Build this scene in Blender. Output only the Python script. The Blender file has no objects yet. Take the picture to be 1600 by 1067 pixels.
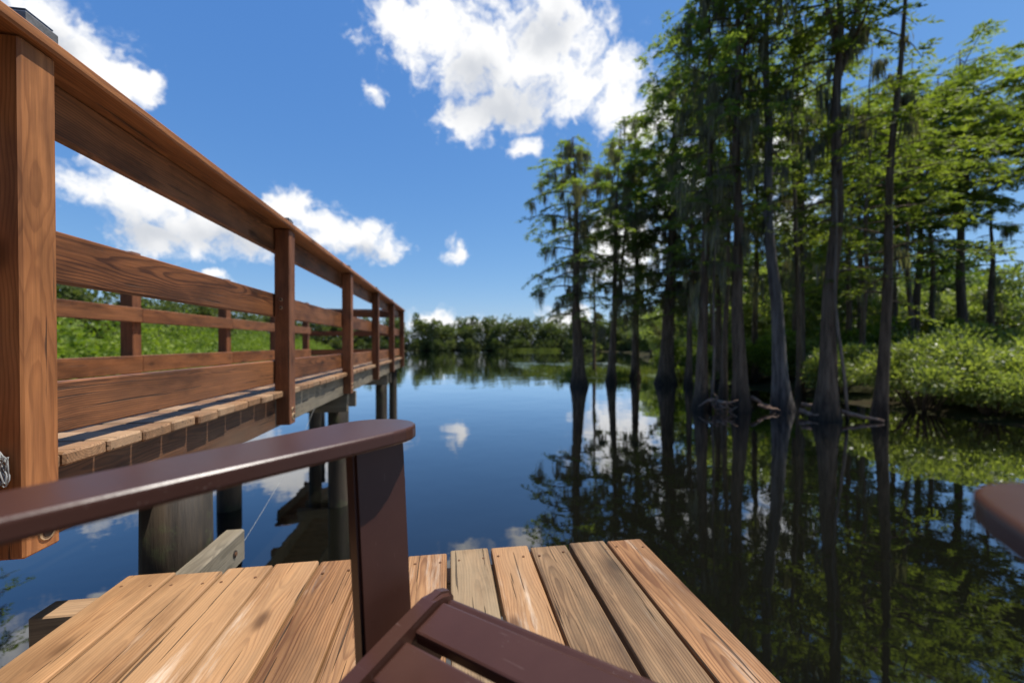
import bpy, bmesh, math, random
import numpy as np
from mathutils import Vector, Matrix

scene = bpy.context.scene
COL = scene.collection
R = math.radians

# ------------------------------------------------------------------ camera
# World frame: +Y runs along the boardwalk, +X to its right, water level z = 0.
YAW = R(8.84)
CAM_Z = 1.70
cam_data = bpy.data.cameras.new('camera')
cam = bpy.data.objects.new('camera', cam_data)
COL.objects.link(cam)
cam.location = (0, 0, CAM_Z)
cam.rotation_euler = (R(90 - 0.5), 0, -YAW)
cam_data.sensor_width = 36.0
cam_data.lens = 14.2
cam_data.shift_y = (537 - 533.5 + 5.5) / 1600.0
cam_data.clip_start = 0.02
cam_data.clip_end = 3000
cam_data.dof.use_dof = True
cam_data.dof.focus_distance = 0.95
cam_data.dof.aperture_fstop = 2.1
scene.camera = cam

# ------------------------------------------------------------------ sun and sky
SUN = Vector((0.40, 0.06, 1.0)).normalized()           # towards the sun
SUN_EL = math.asin(SUN.z)
SUN_AZ = math.atan2(SUN.x, SUN.y)
sun_data = bpy.data.lights.new('sun', 'SUN')
sun_data.energy = 5.0
sun_data.angle = R(0.53)
sun_data.color = (1.0, 0.955, 0.88)
sun = bpy.data.objects.new('sun', sun_data)
sun.rotation_euler = (-SUN).to_track_quat('-Z', 'Y').to_euler()
sun.location = (0, 0, 30)
COL.objects.link(sun)

world = bpy.data.worlds.new('World')
scene.world = world
world.use_nodes = True
SKY_STRENGTH = 0.125

# clouds: azimuth from +Y clockwise, elevation, half width, half height (degrees)
CLOUDS = [(-1.9, 36.6, 7.68, 4.03), (5.2, 35.3, 8.77, 5.45), (13.4, 35.9, 7.98, 5.07), (8.8, 30.9, 6.98, 3.35),
          (2.5, 28.7, 3.31, 3.13), (18.3, 31.9, 4.5, 3.88), (-7.9, 37.9, 3.29, 2.71), (23.5, 32.6, 3.22, 2.62),
          (23.5, 29.7, 3.69, 2.79), (14.3, 39.8, 4.14, 2.68), (10.7, 25.4, 2.62, 1.34), (-9.6, 30.4, 1.55, 1.28),
          (-37.9, 14.5, 2.48, 1.75), (-33.5, 14.3, 3.86, 3.28), (-28.5, 13.3, 5.61, 3.42), (-23.2, 12.8, 3.82, 2.64),
          (-32.3, 11.4, 4.06, 1.97), (-20.2, 15.7, 2.68, 2.65), (-11.6, 13.3, 5.04, 2.42), (-16.6, 14.2, 4.31, 2.78),
          (-8.1, 12.7, 2.6, 1.32), (-40.0, 27.9, 3.85, 2.81), (-37.5, 26.6, 2.33, 2.51), (-35.2, 25.2, 1.79, 1.61),
          (-42.2, 25.4, 2.93, 2.8), (1.6, 12.6, 2.27, 1.46), (-27.0, 7.7, 1.54, 0.72), (-1.5, 2.9, 4.21, 1.78),
          (3.9, 3.1, 3.6, 1.35), (8.8, 2.6, 2.72, 0.91), (27.3, 27.6, 4.35, 4.07), (41.9, 21.6, 3.57, 5.92),
          (31.3, 19.9, 4.38, 4.45), (23.9, 12.7, 5.77, 5.0), (16.1, 3.3, 3.57, 1.62), (43.8, 14.4, 2.96, 2.8)]
CORES = [(7.9, 30.2, 5.86, 3.06), (3.4, 33.4, 3.01, 2.21), (13.4, 37.0, 2.88, 2.31), (-32.8, 11.5, 5.5, 1.83),
         (-25.5, 12.0, 5.47, 1.8), (-12.0, 11.7, 4.66, 1.14), (-0.2, 2.0, 5.31, 0.9), (-39.6, 26.2, 1.8, 1.46)]
_r = random.Random(5)
for k in range(9):                                       # the same broken cumulus goes on round the rest of the sky
    a = 78 + k * 25 + _r.uniform(-5, 5); e = _r.choice((9, 15, 24, 34, 46)) + _r.uniform(-3, 3)
    w = _r.uniform(5, 9)
    for q in range(1):
        CLOUDS.append((a + _r.uniform(-w, w) * .7, e + _r.uniform(-1.5, 2), w * _r.uniform(.6, 1), w * .5 * _r.uniform(.6, 1)))
    CORES.append((a, e - w * .15, w * .7, w * .28))


def build_world():
    nt = world.node_tree
    N, L = nt.nodes, nt.links
    N.clear()

    def node(t, **kw):
        n = N.new(t)
        for k, v in kw.items():
            setattr(n, k, v)
        return n

    def vmath(op, a, b=None):
        n = node('ShaderNodeVectorMath', operation=op)
        for i, s in enumerate((a, b)):
            if s is None:
                continue
            if isinstance(s, (tuple, list)):
                n.inputs[i].default_value = s
            else:
                L.new(s, n.inputs[i])
        return n

    def fmath(op, a, b=None, clamp=False):
        n = node('ShaderNodeMath', operation=op)
        n.use_clamp = clamp
        for i, s in enumerate((a, b)):
            if s is None:
                continue
            if isinstance(s, (int, float)):
                n.inputs[i].default_value = s
            else:
                L.new(s, n.inputs[i])
        return n.outputs[0]

    tc = node('ShaderNodeTexCoord')
    d = tc.outputs['Generated']
    sky = node('ShaderNodeTexSky', sky_type='NISHITA')
    sky.sun_disc = False
    sky.sun_elevation = SUN_EL
    sky.sun_rotation = SUN_AZ
    sky.air_density = 1.0
    sky.dust_density = 0.25
    sky.ozone_density = 3.0
    sky.altitude = 0

    # warp the direction a little so blob outlines are ragged
    w1 = node('ShaderNodeTexNoise'); w1.inputs['Scale'].default_value = 9; w1.inputs['Detail'].default_value = 6
    w1.inputs['Roughness'].default_value = .6
    L.new(d, w1.inputs['Vector'])
    wv = vmath('SUBTRACT', w1.outputs['Color'], (.5, .5, .5))
    wv = vmath('MULTIPLY', wv.outputs[0], (.13, .13, .09))
    dw = vmath('ADD', d, wv.outputs[0]).outputs[0]

    def field(blobs):
        acc = None
        for a, e, w, h in blobs:
            a, e = R(a), R(e)
            c = (math.sin(a) * math.cos(e), math.cos(a) * math.cos(e), math.sin(e))
            w, h = max(R(w), .012) * 1.06, max(R(h), .01) * 1.06
            s = vmath('SUBTRACT', dw, c)
            m = vmath('MULTIPLY', s.outputs[0], (1 / w, 1 / w, 1 / h / max(math.cos(e), .5)))
            ln = vmath('LENGTH', m.outputs[0]).outputs['Value']
            acc = ln if acc is None else fmath('SMOOTH_MIN', acc, ln) if False else fmath('MINIMUM', acc, ln)
        return fmath('SUBTRACT', 1.0, acc)

    den = field(CLOUDS)
    core = field(CORES)
    n1 = node('ShaderNodeTexNoise'); n1.inputs['Scale'].default_value = 22; n1.inputs['Detail'].default_value = 9
    n1.inputs['Roughness'].default_value = .62
    L.new(dw, n1.inputs['Vector'])
    nn = fmath('MULTIPLY', fmath('SUBTRACT', n1.outputs['Fac'], .5), 2.5)
    dd = fmath('ADD', den, nn)
    mr = node('ShaderNodeMapRange', interpolation_type='SMOOTHSTEP')
    mr.inputs['From Min'].default_value = -.22; mr.inputs['From Max'].default_value = .62
    L.new(dd, mr.inputs['Value'])
    mask = mr.outputs['Result']
    # grey bases
    n2 = node('ShaderNodeTexNoise'); n2.inputs['Scale'].default_value = 12; n2.inputs['Detail'].default_value = 5
    L.new(dw, n2.inputs['Vector'])
    cc = fmath('ADD', core, fmath('MULTIPLY', fmath('SUBTRACT', n2.outputs['Fac'], .5), 1.2))
    mg = node('ShaderNodeMapRange', interpolation_type='SMOOTHSTEP')
    mg.inputs['From Min'].default_value = -.5; mg.inputs['From Max'].default_value = 1.0
    L.new(cc, mg.inputs['Value'])
    cr = node('ShaderNodeMix', data_type='RGBA')
    cr.inputs['A'].default_value = (.86, .86, .86, 1)
    cr.inputs['B'].default_value = (.54, .565, .61, 1)
    L.new(mg.outputs['Result'], cr.inputs['Factor'])
    sp = node('ShaderNodeSeparateColor')
    L.new(sky.outputs[0], sp.inputs[0])
    cb = node('ShaderNodeCombineColor')
    for ch, gain, ref, gam in ((0, .112, 1.61, 1.0), (1, .270, 2.68, .72), (2, .583, 4.66, .42)):
        L.new(fmath('MULTIPLY', fmath('POWER', fmath('DIVIDE', sp.outputs[ch], ref), gam), gain), cb.inputs[ch])
    mx = node('ShaderNodeMix', data_type='RGBA')
    L.new(mask, mx.inputs['Factor'])
    L.new(cb.outputs[0], mx.inputs['A'])
    L.new(cr.outputs['Result'], mx.inputs['B'])
    bg = node('ShaderNodeBackground')
    bg.inputs['Strength'].default_value = 1.0
    L.new(mx.outputs['Result'], bg.inputs['Color'])
    out = node('ShaderNodeOutputWorld')
    L.new(bg.outputs[0], out.inputs['Surface'])


build_world()
world.cycles.sampling_method = 'MANUAL'
world.cycles.sample_map_resolution = 256
scene.view_settings.view_transform = 'Standard'
scene.view_settings.look = 'None'
scene.view_settings.gamma = 1.0
scene.view_settings.exposure = 0.28
scene.view_settings.use_curve_mapping = False


def bear(X, Z):
    """ground point X m to the right and Z m ahead of the view axis -> world x, y"""
    c, s = math.cos(YAW), math.sin(YAW)
    return (X * c + Z * s, -X * s + Z * c)


# ------------------------------------------------------------------ materials
class NT:
    def __init__(self, name):
        self.m = bpy.data.materials.new(name)
        self.m.use_nodes = True
        self.t = self.m.node_tree
        self.t.nodes.clear()
        self.out = self.t.nodes.new('ShaderNodeOutputMaterial')

    def n(self, t, ins=None, **kw):
        x = self.t.nodes.new(t)
        for k, v in kw.items():
            setattr(x, k, v)
        for k, v in (ins or {}).items():
            if isinstance(v, bpy.types.NodeSocket):
                self.t.links.new(v, x.inputs[k])
            else:
                x.inputs[k].default_value = v
        return x

    def math(self, op, a, b=0.0, clamp=False):
        x = self.n('ShaderNodeMath', {0: a, 1: b}, operation=op)
        x.use_clamp = clamp
        return x.outputs[0]

    def ramp(self, fac, lo, hi, smooth=True):
        x = self.n('ShaderNodeMapRange', {'Value': fac, 'From Min': lo, 'From Max': hi},
                   interpolation_type='SMOOTHSTEP' if smooth else 'LINEAR')
        return x.outputs['Result']

    def mix(self, fac, a, b, blend='MIX'):
        x = self.n('ShaderNodeMix', data_type='RGBA', blend_type=blend)
        for k, v in (('Factor', fac), ('A', a), ('B', b)):
            if isinstance(v, bpy.types.NodeSocket):
                self.t.links.new(v, x.inputs[k])
            else:
                x.inputs[k].default_value = v if k == 'Factor' else (*v[:3], 1)
        return x.outputs['Result']

    def noise(self, vec, scale, detail=3, rough=.5, dist=0.0):
        return self.n('ShaderNodeTexNoise', {'Vector': vec, 'Scale': scale, 'Detail': detail,
                                             'Roughness': rough, 'Distortion': dist})

    def surf(self, sh):
        self.t.links.new(sh, self.out.inputs['Surface'])
        return self.m


def wood(name, light, dark, old, old_amt=.4, rough=.62, grime=.0, bump=.5, pale=0.0, dirt=.45, rings=.27):
    """sawn lumber: length along local X; every board gets its own grain through Object Info"""
    g = NT(name)
    tc = g.n('ShaderNodeTexCoord').outputs['Object']
    oi = g.n('ShaderNodeObjectInfo').outputs['Random']
    off = g.n('ShaderNodeCombineXYZ', {0: g.math('MULTIPLY', oi, 37.0), 1: g.math('MULTIPLY', oi, 11.3), 2: g.math('MULTIPLY', oi, 5.1)}).outputs[0]
    p = g.n('ShaderNodeVectorMath', {0: tc, 1: off}, operation='ADD').outputs[0]
    fine = g.n('ShaderNodeMapping', {'Vector': p, 'Scale': (3.0, 90.0, 90.0)}).outputs[0]
    med = g.n('ShaderNodeMapping', {'Vector': p, 'Scale': (1.2, 14.0, 14.0)}).outputs[0]
    big = g.n('ShaderNodeMapping', {'Vector': p, 'Scale': (1.6, 7.0, 7.0)}).outputs[0]
    # growth rings of flat-sawn timber: the pith wanders below the board, so the face shows arches
    ox = g.n('ShaderNodeSeparateXYZ', {0: tc}).outputs
    nx = g.noise(g.n('ShaderNodeMapping', {'Vector': p, 'Scale': (.8, .5, .5)}).outputs[0], 1.0, 3, .55).outputs['Color']
    nxs = g.n('ShaderNodeSeparateXYZ', {0: nx}).outputs
    yy = g.math('ADD', ox[1], g.math('ADD', g.math('MULTIPLY', g.math('SUBTRACT', nxs[0], .5), .10), g.math('MULTIPLY', g.math('SUBTRACT', oi, .5), .07)))
    zz = g.math('ADD', ox[2], g.math('ADD', g.math('MULTIPLY', g.math('SUBTRACT', nxs[1], .5), .20), -.035))
    rr = g.math('SQRT', g.math('ADD', g.math('MULTIPLY', yy, yy), g.math('MULTIPLY', zz, zz)))
    wob = g.noise(g.n('ShaderNodeMapping', {'Vector': p, 'Scale': (2.5, 16.0, 16.0)}).outputs[0], 1.0, 3, .5).outputs['Fac']
    ring = g.math('FRACT', g.math('ADD', g.math('MULTIPLY', rr, 135.0), g.math('MULTIPLY', wob, 2.4)))
    wv = g.math('SUBTRACT', 1.0, g.math('MULTIPLY', g.ramp(ring, .35, .85), g.ramp(ring, 1.0, .88)))
    f1 = g.noise(fine, 1.0, 4, .65).outputs['Fac']
    f2 = g.noise(med, 1.0, 5, .6, .4).outputs['Fac']
    f3 = g.noise(big, 1.0, 4, .6).outputs['Fac']
    # knots
    kn = g.n('ShaderNodeMapping', {'Vector': p, 'Scale': (3.2, 7.5, 7.5)}).outputs[0]
    kd = g.n('ShaderNodeTexVoronoi', {'Vector': kn, 'Scale': 1.0, 'Randomness': 1.0}).outputs['Distance']
    knot = g.ramp(kd, .20, .06)
    halo = g.ramp(kd, .42, .1)
    gr = g.math('ADD', g.math('MULTIPLY', wv, rings), g.math('MULTIPLY', f2, 1.0 - rings))
    gr = g.math('ADD', gr, g.math('MULTIPLY', halo, -.12))
    col = g.mix(g.ramp(gr, .25, .75), dark, light)
    col = g.mix(g.math('MULTIPLY', g.ramp(f1, .62, .35), .42), col, tuple(c * .45 for c in dark))
    # weathering differs from board to board and in patches
    wthr = g.math('MULTIPLY', g.ramp(g.math('ADD', f3, g.math('MULTIPLY', oi, .45)), .45, .95), old_amt)
    col = g.mix(wthr, col, old)
    if pale:
        ps = g.n('ShaderNodeMapping', {'Vector': p, 'Scale': (1.1, 10.0, 10.0), 'Location': (4.2, 1.0, 0)}).outputs[0]
        pf = g.noise(ps, 1.0, 6, .7, .3).outputs['Fac']
        col = g.mix(g.math('MULTIPLY', g.ramp(pf, .56, .72), pale), col, (.72, .60, .46))
    bd = g.noise(g.n('ShaderNodeMapping', {'Vector': p, 'Scale': (2.2, 6.0, 6.0), 'Location': (3, 7, 1)}).outputs[0], 1.0, 5, .65).outputs['Fac']
    col = g.mix(g.math('MULTIPLY', g.ramp(bd, .44, .70), dirt), col, tuple(c * .36 for c in dark))
    hv = g.n('ShaderNodeHueSaturation', {'Color': col, 'Value': g.n('ShaderNodeMapRange', {'Value': oi, 'To Min': .72, 'To Max': 1.14}).outputs[0],
                                         'Saturation': 1.0}).outputs['Color']
    col = g.mix(g.math('MULTIPLY', knot, .75), hv, tuple(c * .30 for c in dark))
    # drying cracks along the grain
    ck = g.n('ShaderNodeMapping', {'Vector': p, 'Scale': (2.2, 95.0, 95.0), 'Location': (9, 2, 0)}).outputs[0]
    cf = g.noise(ck, 1.0, 2, .5, .2).outputs['Fac']
    crack = g.ramp(cf, .665, .70)
    col = g.mix(g.math('MULTIPLY', crack, .8), col, (.03, .018, .01))
    if grime:
        gm = g.noise(tc, 3.0, 6, .7).outputs['Fac']
        col = g.mix(g.math('MULTIPLY', g.ramp(gm, .42, .7), grime), col, (.045, .05, .03))
    hgt = g.math('ADD', g.math('MULTIPLY', f1, .5), g.math('MULTIPLY', f2, .7))
    hgt = g.math('SUBTRACT', hgt, g.math('MULTIPLY', crack, 1.3))
    bp = g.n('ShaderNodeBump', {'Height': hgt, 'Strength': bump, 'Distance': .003}).outputs[0]
    b = g.n('ShaderNodeBsdfPrincipled', {'Base Color': col, 'Roughness': rough, 'Normal': bp, 'Specular IOR Level': .35})
    return g.surf(b.outputs[0])


M = {}
M['stain'] = wood('stained_rail_wood', (.345, .125, .042), (.088, .029, .011), (.21, .10, .045), .35, .55, .0, .6, 0, .65)
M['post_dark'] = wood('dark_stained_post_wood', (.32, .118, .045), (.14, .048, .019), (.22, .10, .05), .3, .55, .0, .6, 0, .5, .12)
M['post'] = wood('stained_post_wood', (.54, .215, .070), (.27, .095, .029), (.30, .13, .055), .25, .55, .0, .6, 0, .45, .17)
M['deck'] = wood('boardwalk_plank_wood', (.46, .25, .12), (.26, .125, .055), (.30, .22, .14), .5, .65, .08, .6)
M['plank'] = wood('platform_plank_wood', (.49, .243, .098), (.215, .084, .029), (.37, .22, .108), .7, .60, .08, 1.0, .62, .42, .30)
M['plank_old'] = wood('weathered_platform_plank_wood', (.46, .270, .130), (.165, .085, .037), (.31, .225, .130), .85, .66, .22, 1.0, .25, .55, .20)
M['grey'] = wood('weathered_joist_wood', (.29, .235, .155), (.13, .10, .062), (.25, .22, .17), .5, .75, .25, .7)
M['rim'] = wood('stained_joist_wood', (.20, .085, .036), (.09, .036, .016), (.16, .11, .07), .5, .65, .1, .6)


def pile_mat():
    g = NT('wet_piling_wood')
    tc = g.n('ShaderNodeTexCoord').outputs['Object']
    s = g.n('ShaderNodeMapping', {'Vector': tc, 'Scale': (14, 14, 1.4)}).outputs[0]
    f = g.noise(s, 1.0, 6, .65).outputs['Fac']
    f2 = g.noise(tc, 7.0, 5, .7).outputs['Fac']
    col = g.mix(g.ramp(f, .3, .7), (.014, .010, .006), (.062, .042, .023))
    col = g.mix(g.math('MULTIPLY', g.ramp(f2, .5, .72), .7), col, (.07, .085, .03))
    bp = g.n('ShaderNodeBump', {'Height': f, 'Strength': .7, 'Distance': .01}).outputs[0]
    return g.surf(g.n('ShaderNodeBsdfPrincipled', {'Base Color': col, 'Roughness': .7, 'Normal': bp}).outputs[0])


def chair_mat():
    g = NT('brown_poly_lumber')
    tc = g.n('ShaderNodeTexCoord').outputs['Object']
    f = g.noise(tc, 160.0, 3, .6).outputs['Fac']
    big = g.noise(tc, 5.0, 5, .6).outputs['Fac']
    sp = g.noise(tc, 420.0, 1, .5).outputs['Fac']
    pat = g.noise(tc, 9.0, 3, .5).outputs['Fac']
    speck = g.math('MULTIPLY', g.ramp(sp, .735, .76), g.ramp(pat, .5, .62))
    scr = g.n('ShaderNodeMapping', {'Vector': tc, 'Scale': (14, 260, 40), 'Rotation': (0, 0, .5)}).outputs[0]
    sc = g.ramp(g.noise(scr, 1.0, 2, .4).outputs['Fac'], .72, .76)
    col = g.mix(g.ramp(big, .3, .7), (.052, .0215, .0150), (.066, .0275, .0195))
    col = g.mix(g.math('MULTIPLY', speck, .7), col, (.36, .29, .26))
    col = g.mix(g.math('MULTIPLY', sc, .22), col, (.22, .15, .13))
    rg = g.n('ShaderNodeMapRange', {'Value': big, 'To Min': .24, 'To Max': .36}).outputs[0]
    bp = g.n('ShaderNodeBump', {'Height': f, 'Strength': .12, 'Distance': .0008}).outputs[0]
    return g.surf(g.n('ShaderNodeBsdfPrincipled', {'Base Color': col, 'Roughness': rg, 'Normal': bp, 'Specular IOR Level': .32}).outputs[0])


def plain(name, col, rough=.5, metal=0.0, nscale=40, namt=.25):
    g = NT(name)
    tc = g.n('ShaderNodeTexCoord').outputs['Object']
    f = g.noise(tc, nscale, 5, .6).outputs['Fac']
    c = g.mix(g.ramp(f, .3, .7), tuple(x * (1 - namt) for x in col), tuple(min(1, x * (1 + namt)) for x in col))
    return g.surf(g.n('ShaderNodeBsdfPrincipled', {'Base Color': c, 'Roughness': rough, 'Metallic': metal}).outputs[0])


def leaf_mat(name, a, b, trans=.45, rough=.5, gloss=.25):
    g = NT(name)
    t = g.n('ShaderNodeAttribute', attribute_name='tint').outputs['Fac']
    oi = g.n('ShaderNodeObjectInfo').outputs['Random']
    col = g.mix(t, a, b)
    col = g.n('ShaderNodeHueSaturation', {'Color': col, 'Value': g.n('ShaderNodeMapRange', {'Value': oi, 'To Min': .85, 'To Max': 1.15}).outputs[0]}).outputs[0]
    tcol = g.mix(1.0, col, (1.15, 1.25, .45), 'MULTIPLY')
    pr = g.n('ShaderNodeBsdfPrincipled', {'Base Color': col, 'Roughness': rough, 'Specular IOR Level': gloss})
    tr = g.n('ShaderNodeBsdfTranslucent', {'Color': tcol})
    mx = g.n('ShaderNodeMixShader', {0: trans, 1: pr.outputs[0], 2: tr.outputs[0]})
    return g.surf(mx.outputs[0])


def bark_mat(name, a, b, moss=.2, stain=.7):
    g = NT(name)
    tc = g.n('ShaderNodeTexCoord').outputs['Object']
    s = g.n('ShaderNodeMapping', {'Vector': tc, 'Scale': (9, 9, .8)}).outputs[0]
    f = g.noise(s, 1.6, 6, .65).outputs['Fac']
    f2 = g.noise(tc, 1.1, 5, .65).outputs['Fac']
    col = g.mix(g.ramp(f, .32, .68), a, b)
    col = g.mix(g.math('MULTIPLY', g.ramp(f2, .5, .75), moss), col, (.17, .15, .10))
    zz = g.n('ShaderNodeSeparateXYZ', {0: tc}).outputs[2]
    wl = g.ramp(g.math('ADD', zz, g.math('MULTIPLY', f2, .5)), .95, .30)
    col = g.mix(g.math('MULTIPLY', wl, stain), col, (.018, .013, .010))
    bp = g.n('ShaderNodeBump', {'Height': f, 'Strength': 1.0, 'Distance': .05}).outputs[0]
    return g.surf(g.n('ShaderNodeBsdfPrincipled', {'Base Color': col, 'Roughness': .85, 'Normal': bp, 'Specular IOR Level': .2}).outputs[0])


def water_mat():
    g = NT('dark_tannin_water')
    tc = g.n('ShaderNodeTexCoord').outputs['Object']
    a = g.noise(tc, .55, 3, .55).outputs['Fac']
    b = g.noise(tc, 2.6, 3, .5).outputs['Fac']
    big = g.ramp(g.noise(tc, .045, 2, .5).outputs['Fac'], .42, .62)
    h = g.math('ADD', g.math('MULTIPLY', a, 1.0), g.math('MULTIPLY', b, .16))
    bp = g.n('ShaderNodeBump', {'Height': h, 'Strength': 1.0,
                                'Distance': g.n('ShaderNodeMapRange', {'Value': big, 'To Min': .007, 'To Max': .018}).outputs[0]}).outputs[0]
    fr = g.n('ShaderNodeFresnel', {'IOR': 1.36, 'Normal': bp}).outputs[0]
    fac = g.math('ADD', g.math('MULTIPLY', fr, 1.75), .06, True)
    df = g.n('ShaderNodeBsdfDiffuse', {'Color': (.0045, .0045, .003, 1)})
    gl = g.n('ShaderNodeBsdfGlossy', {'Color': (.97, .98, 1, 1), 'Roughness': .012, 'Normal': bp})
    return g.surf(g.n('ShaderNodeMixShader', {0: fac, 1: df.outputs[0], 2: gl.outputs[0]}).outputs[0])


def ground_mat():
    g = NT('swamp_bank_soil')
    tc = g.n('ShaderNodeTexCoord').outputs['Object']
    f = g.noise(tc, .6, 7, .65).outputs['Fac']
    f2 = g.noise(tc, 9.0, 5, .7).outputs['Fac']
    col = g.mix(g.ramp(f, .35, .65), (.030, .022, .013), (.03, .04, .013))
    col = g.mix(g.ramp(f2, .45, .7), col, (.05, .036, .022))
    bp = g.n('ShaderNodeBump', {'Height': f2, 'Strength': .8, 'Distance': .05}).outputs[0]
    return g.surf(g.n('ShaderNodeBsdfPrincipled', {'Base Color': col, 'Roughness': .95, 'Normal': bp, 'Specular IOR Level': .05}).outputs[0])


M['pile'] = pile_mat()
M['chair'] = chair_mat()
M['steel'] = plain('galvanised_steel', (.34, .32, .30), .45, .8)
M['rust'] = plain('rusty_bolt', (.16, .075, .035), .7, .4)
M['hole'] = plain('bolt_recess_shade', (.02, .013, .009), .9)  # near-black colour paints the shade inside the bolt holes
M['fresh'] = plain('pale_counterbore_wood', (.42, .28, .15), .7)
M['solar'] = plain('blue_solar_glass', (.05, .075, .12), .15, .0, 200, .2)
M['dark_metal'] = plain('dark_lamp_metal', (.03, .03, .032), .4, .5)
M['cable'] = plain('black_cable', (.022, .022, .026), .5)
M['twine'] = plain('grey_twine', (.25, .25, .24), .8)
M['reed'] = plain('dry_pale_reed', (.42, .36, .24), .7)
M['cypress'] = leaf_mat('cypress_needles', (.115, .165, .046), (.270, .310, .080), .56)
M['cypress_light'] = leaf_mat('sunny_cypress_needles', (.125, .165, .040), (.270, .305, .066), .56)
M['broad'] = leaf_mat('bank_tree_leaves', (.075, .120, .032), (.170, .215, .060), .5, .45, .3)
M['bush'] = leaf_mat('wax_myrtle_leaves', (.14, .18, .055), (.37, .40, .125), .52, .40, .5)
M['far'] = leaf_mat('far_wood_leaves', (.075, .108, .038), (.195, .215, .080), .45, .6, .2)
M['thicket'] = leaf_mat('marsh_shrub_leaves', (.085, .145, .018), (.26, .32, .045), .48, .5, .3)
M['grass'] = leaf_mat('marsh_grass', (.11, .15, .03), (.22, .24, .06), .4, .6, .2)
M['pad'] = leaf_mat('lily_pad', (.07, .11, .04), (.20, .24, .14), .05, .3, .5)
M['moss'] = leaf_mat('spanish_moss', (.15, .14, .105), (.31, .285, .225), .5, .9, .1)
M['bark'] = bark_mat('cypress_bark', (.070, .046, .029), (.200, .138, .090))
M['bark_pale'] = bark_mat('pale_cypress_bark', (.085, .072, .064), (.24, .21, .185), .1)
M['deadwood'] = bark_mat('dead_wood', (.19, .115, .08), (.42, .28, .20), .05, .15)
M['vine'] = bark_mat('vine_bark', (.12, .085, .06), (.27, .21, .16), .2)
M['water'] = water_mat()
M['ground'] = ground_mat()


# ------------------------------------------------------------------ object helpers
def tag(o, label=None, cat=None, group=None, kind=None):
    if label: o['label'] = label
    if cat: o['category'] = cat
    if group: o['group'] = group
    if kind: o['kind'] = kind
    return o


def link(name, me, parent=None, loc=(0, 0, 0), rot=(0, 0, 0), mat=None):
    o = bpy.data.objects.new(name, me)
    COL.objects.link(o)
    o.location = loc
    o.rotation_euler = rot
    if parent is not None:
        o.parent = parent
    if mat is not None and me is not None and not me.materials:
        me.materials.append(mat)
    return o


def empty(name, loc=(0, 0, 0), rz=0.0):
    o = bpy.data.objects.new(name, None)
    o.empty_display_size = .2
    COL.objects.link(o)
    o.location = loc
    o.rotation_euler = (0, 0, rz)
    return o


def bm_mesh(bm, name, mat=None, smooth=False):
    bmesh.ops.recalc_face_normals(bm, faces=bm.faces)
    me = bpy.data.meshes.new(name)
    bm.to_mesh(me)
    bm.free()
    if mat: me.materials.append(mat)
    if smooth:
        for p in me.polygons: p.use_smooth = True
    return me


_boards = {}


def board_mesh(L, W, T, mat, bev=.004, segs=1):
    key = (round(L, 4), round(W, 4), round(T, 4), mat.name, bev, segs)
    if key not in _boards:
        bm = bmesh.new()
        bmesh.ops.create_cube(bm, size=1)
        for v in bm.verts: v.co = Vector((v.co.x * L, v.co.y * W, v.co.z * T))
        bmesh.ops.bevel(bm, geom=bm.edges[:], offset=min(bev, T * .3), segments=segs, profile=.5, affect='EDGES')
        _boards[key] = bm_mesh(bm, 'board', mat)
    return _boards[key]


AX = {'x': (0, 0, 0), 'y': (0, 0, math.pi / 2), 'z': (0, -math.pi / 2, 0), 'zx': (0, -math.pi / 2, 0)}


def board(name, lo, hi, axis, mat, parent, jit=0.0, bev=.004, rng=random, flat=False, segs=1):
    """an axis-aligned board between two corners, its grain along axis"""
    s = [hi[i] - lo[i] for i in range(3)]
    c = [(hi[i] + lo[i]) / 2 for i in range(3)]
    if axis == 'x': L, W, T = s[0], s[1], s[2]
    elif axis == 'y': L, W, T = s[1], s[0], s[2]
    else: L, W, T = s[2], s[1], s[0]
    o = link(name, board_mesh(L, W, T, mat, bev, segs), parent, c, AX[axis])
    if jit:
        e = o.rotation_euler
        o.rotation_euler = (e.x + rng.uniform(-jit, jit), e.y + rng.uniform(-jit, jit) * .4, e.z + rng.uniform(-jit, jit) * .5)
        o.location.z += rng.uniform(-.002, .002)
    return o


def tube_bm(bm, pts, rad, seg=10, cap=True, flute=0.0, phase=0.0):
    """tapered tube along points; flute gives the ribbed flare of a cypress base"""
    pts = [Vector(p) for p in pts]
    rings = []
    n = len(pts)
    for i, p in enumerate(pts):
        t = (pts[min(i + 1, n - 1)] - pts[max(i - 1, 0)]).normalized()
        a = t.cross(Vector((0, 1, 0) if abs(t.y) < .9 else (1, 0, 0))).normalized()
        b = t.cross(a)
        r = rad[i] if not isinstance(rad, (int, float)) else rad
        fl = flute[i] if isinstance(flute, (list, tuple)) else flute
        ring = []
        for k in range(seg):
            an = 2 * math.pi * k / seg
            rr = r * (1 + fl * math.sin(an * 5 + phase) + fl * .5 * math.sin(an * 3 + phase * 2.3))
            ring.append(bm.verts.new(p + a * (math.cos(an) * rr) + b * (math.sin(an) * rr)))
        rings.append(ring)
    for i in range(n - 1):
        for k in range(seg):
            bm.faces.new((rings[i][k], rings[i][(k + 1) % seg], rings[i + 1][(k + 1) % seg], rings[i + 1][k]))
    if cap:
        bm.faces.new(rings[0][::-1])
        bm.faces.new(rings[-1])


def tube_mesh(pts, rad, mat, seg=10, flute=0.0, phase=0.0, name='tube'):
    bm = bmesh.new()
    tube_bm(bm, pts, rad, seg, True, flute, phase)
    return bm_mesh(bm, name, mat, True)


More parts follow.
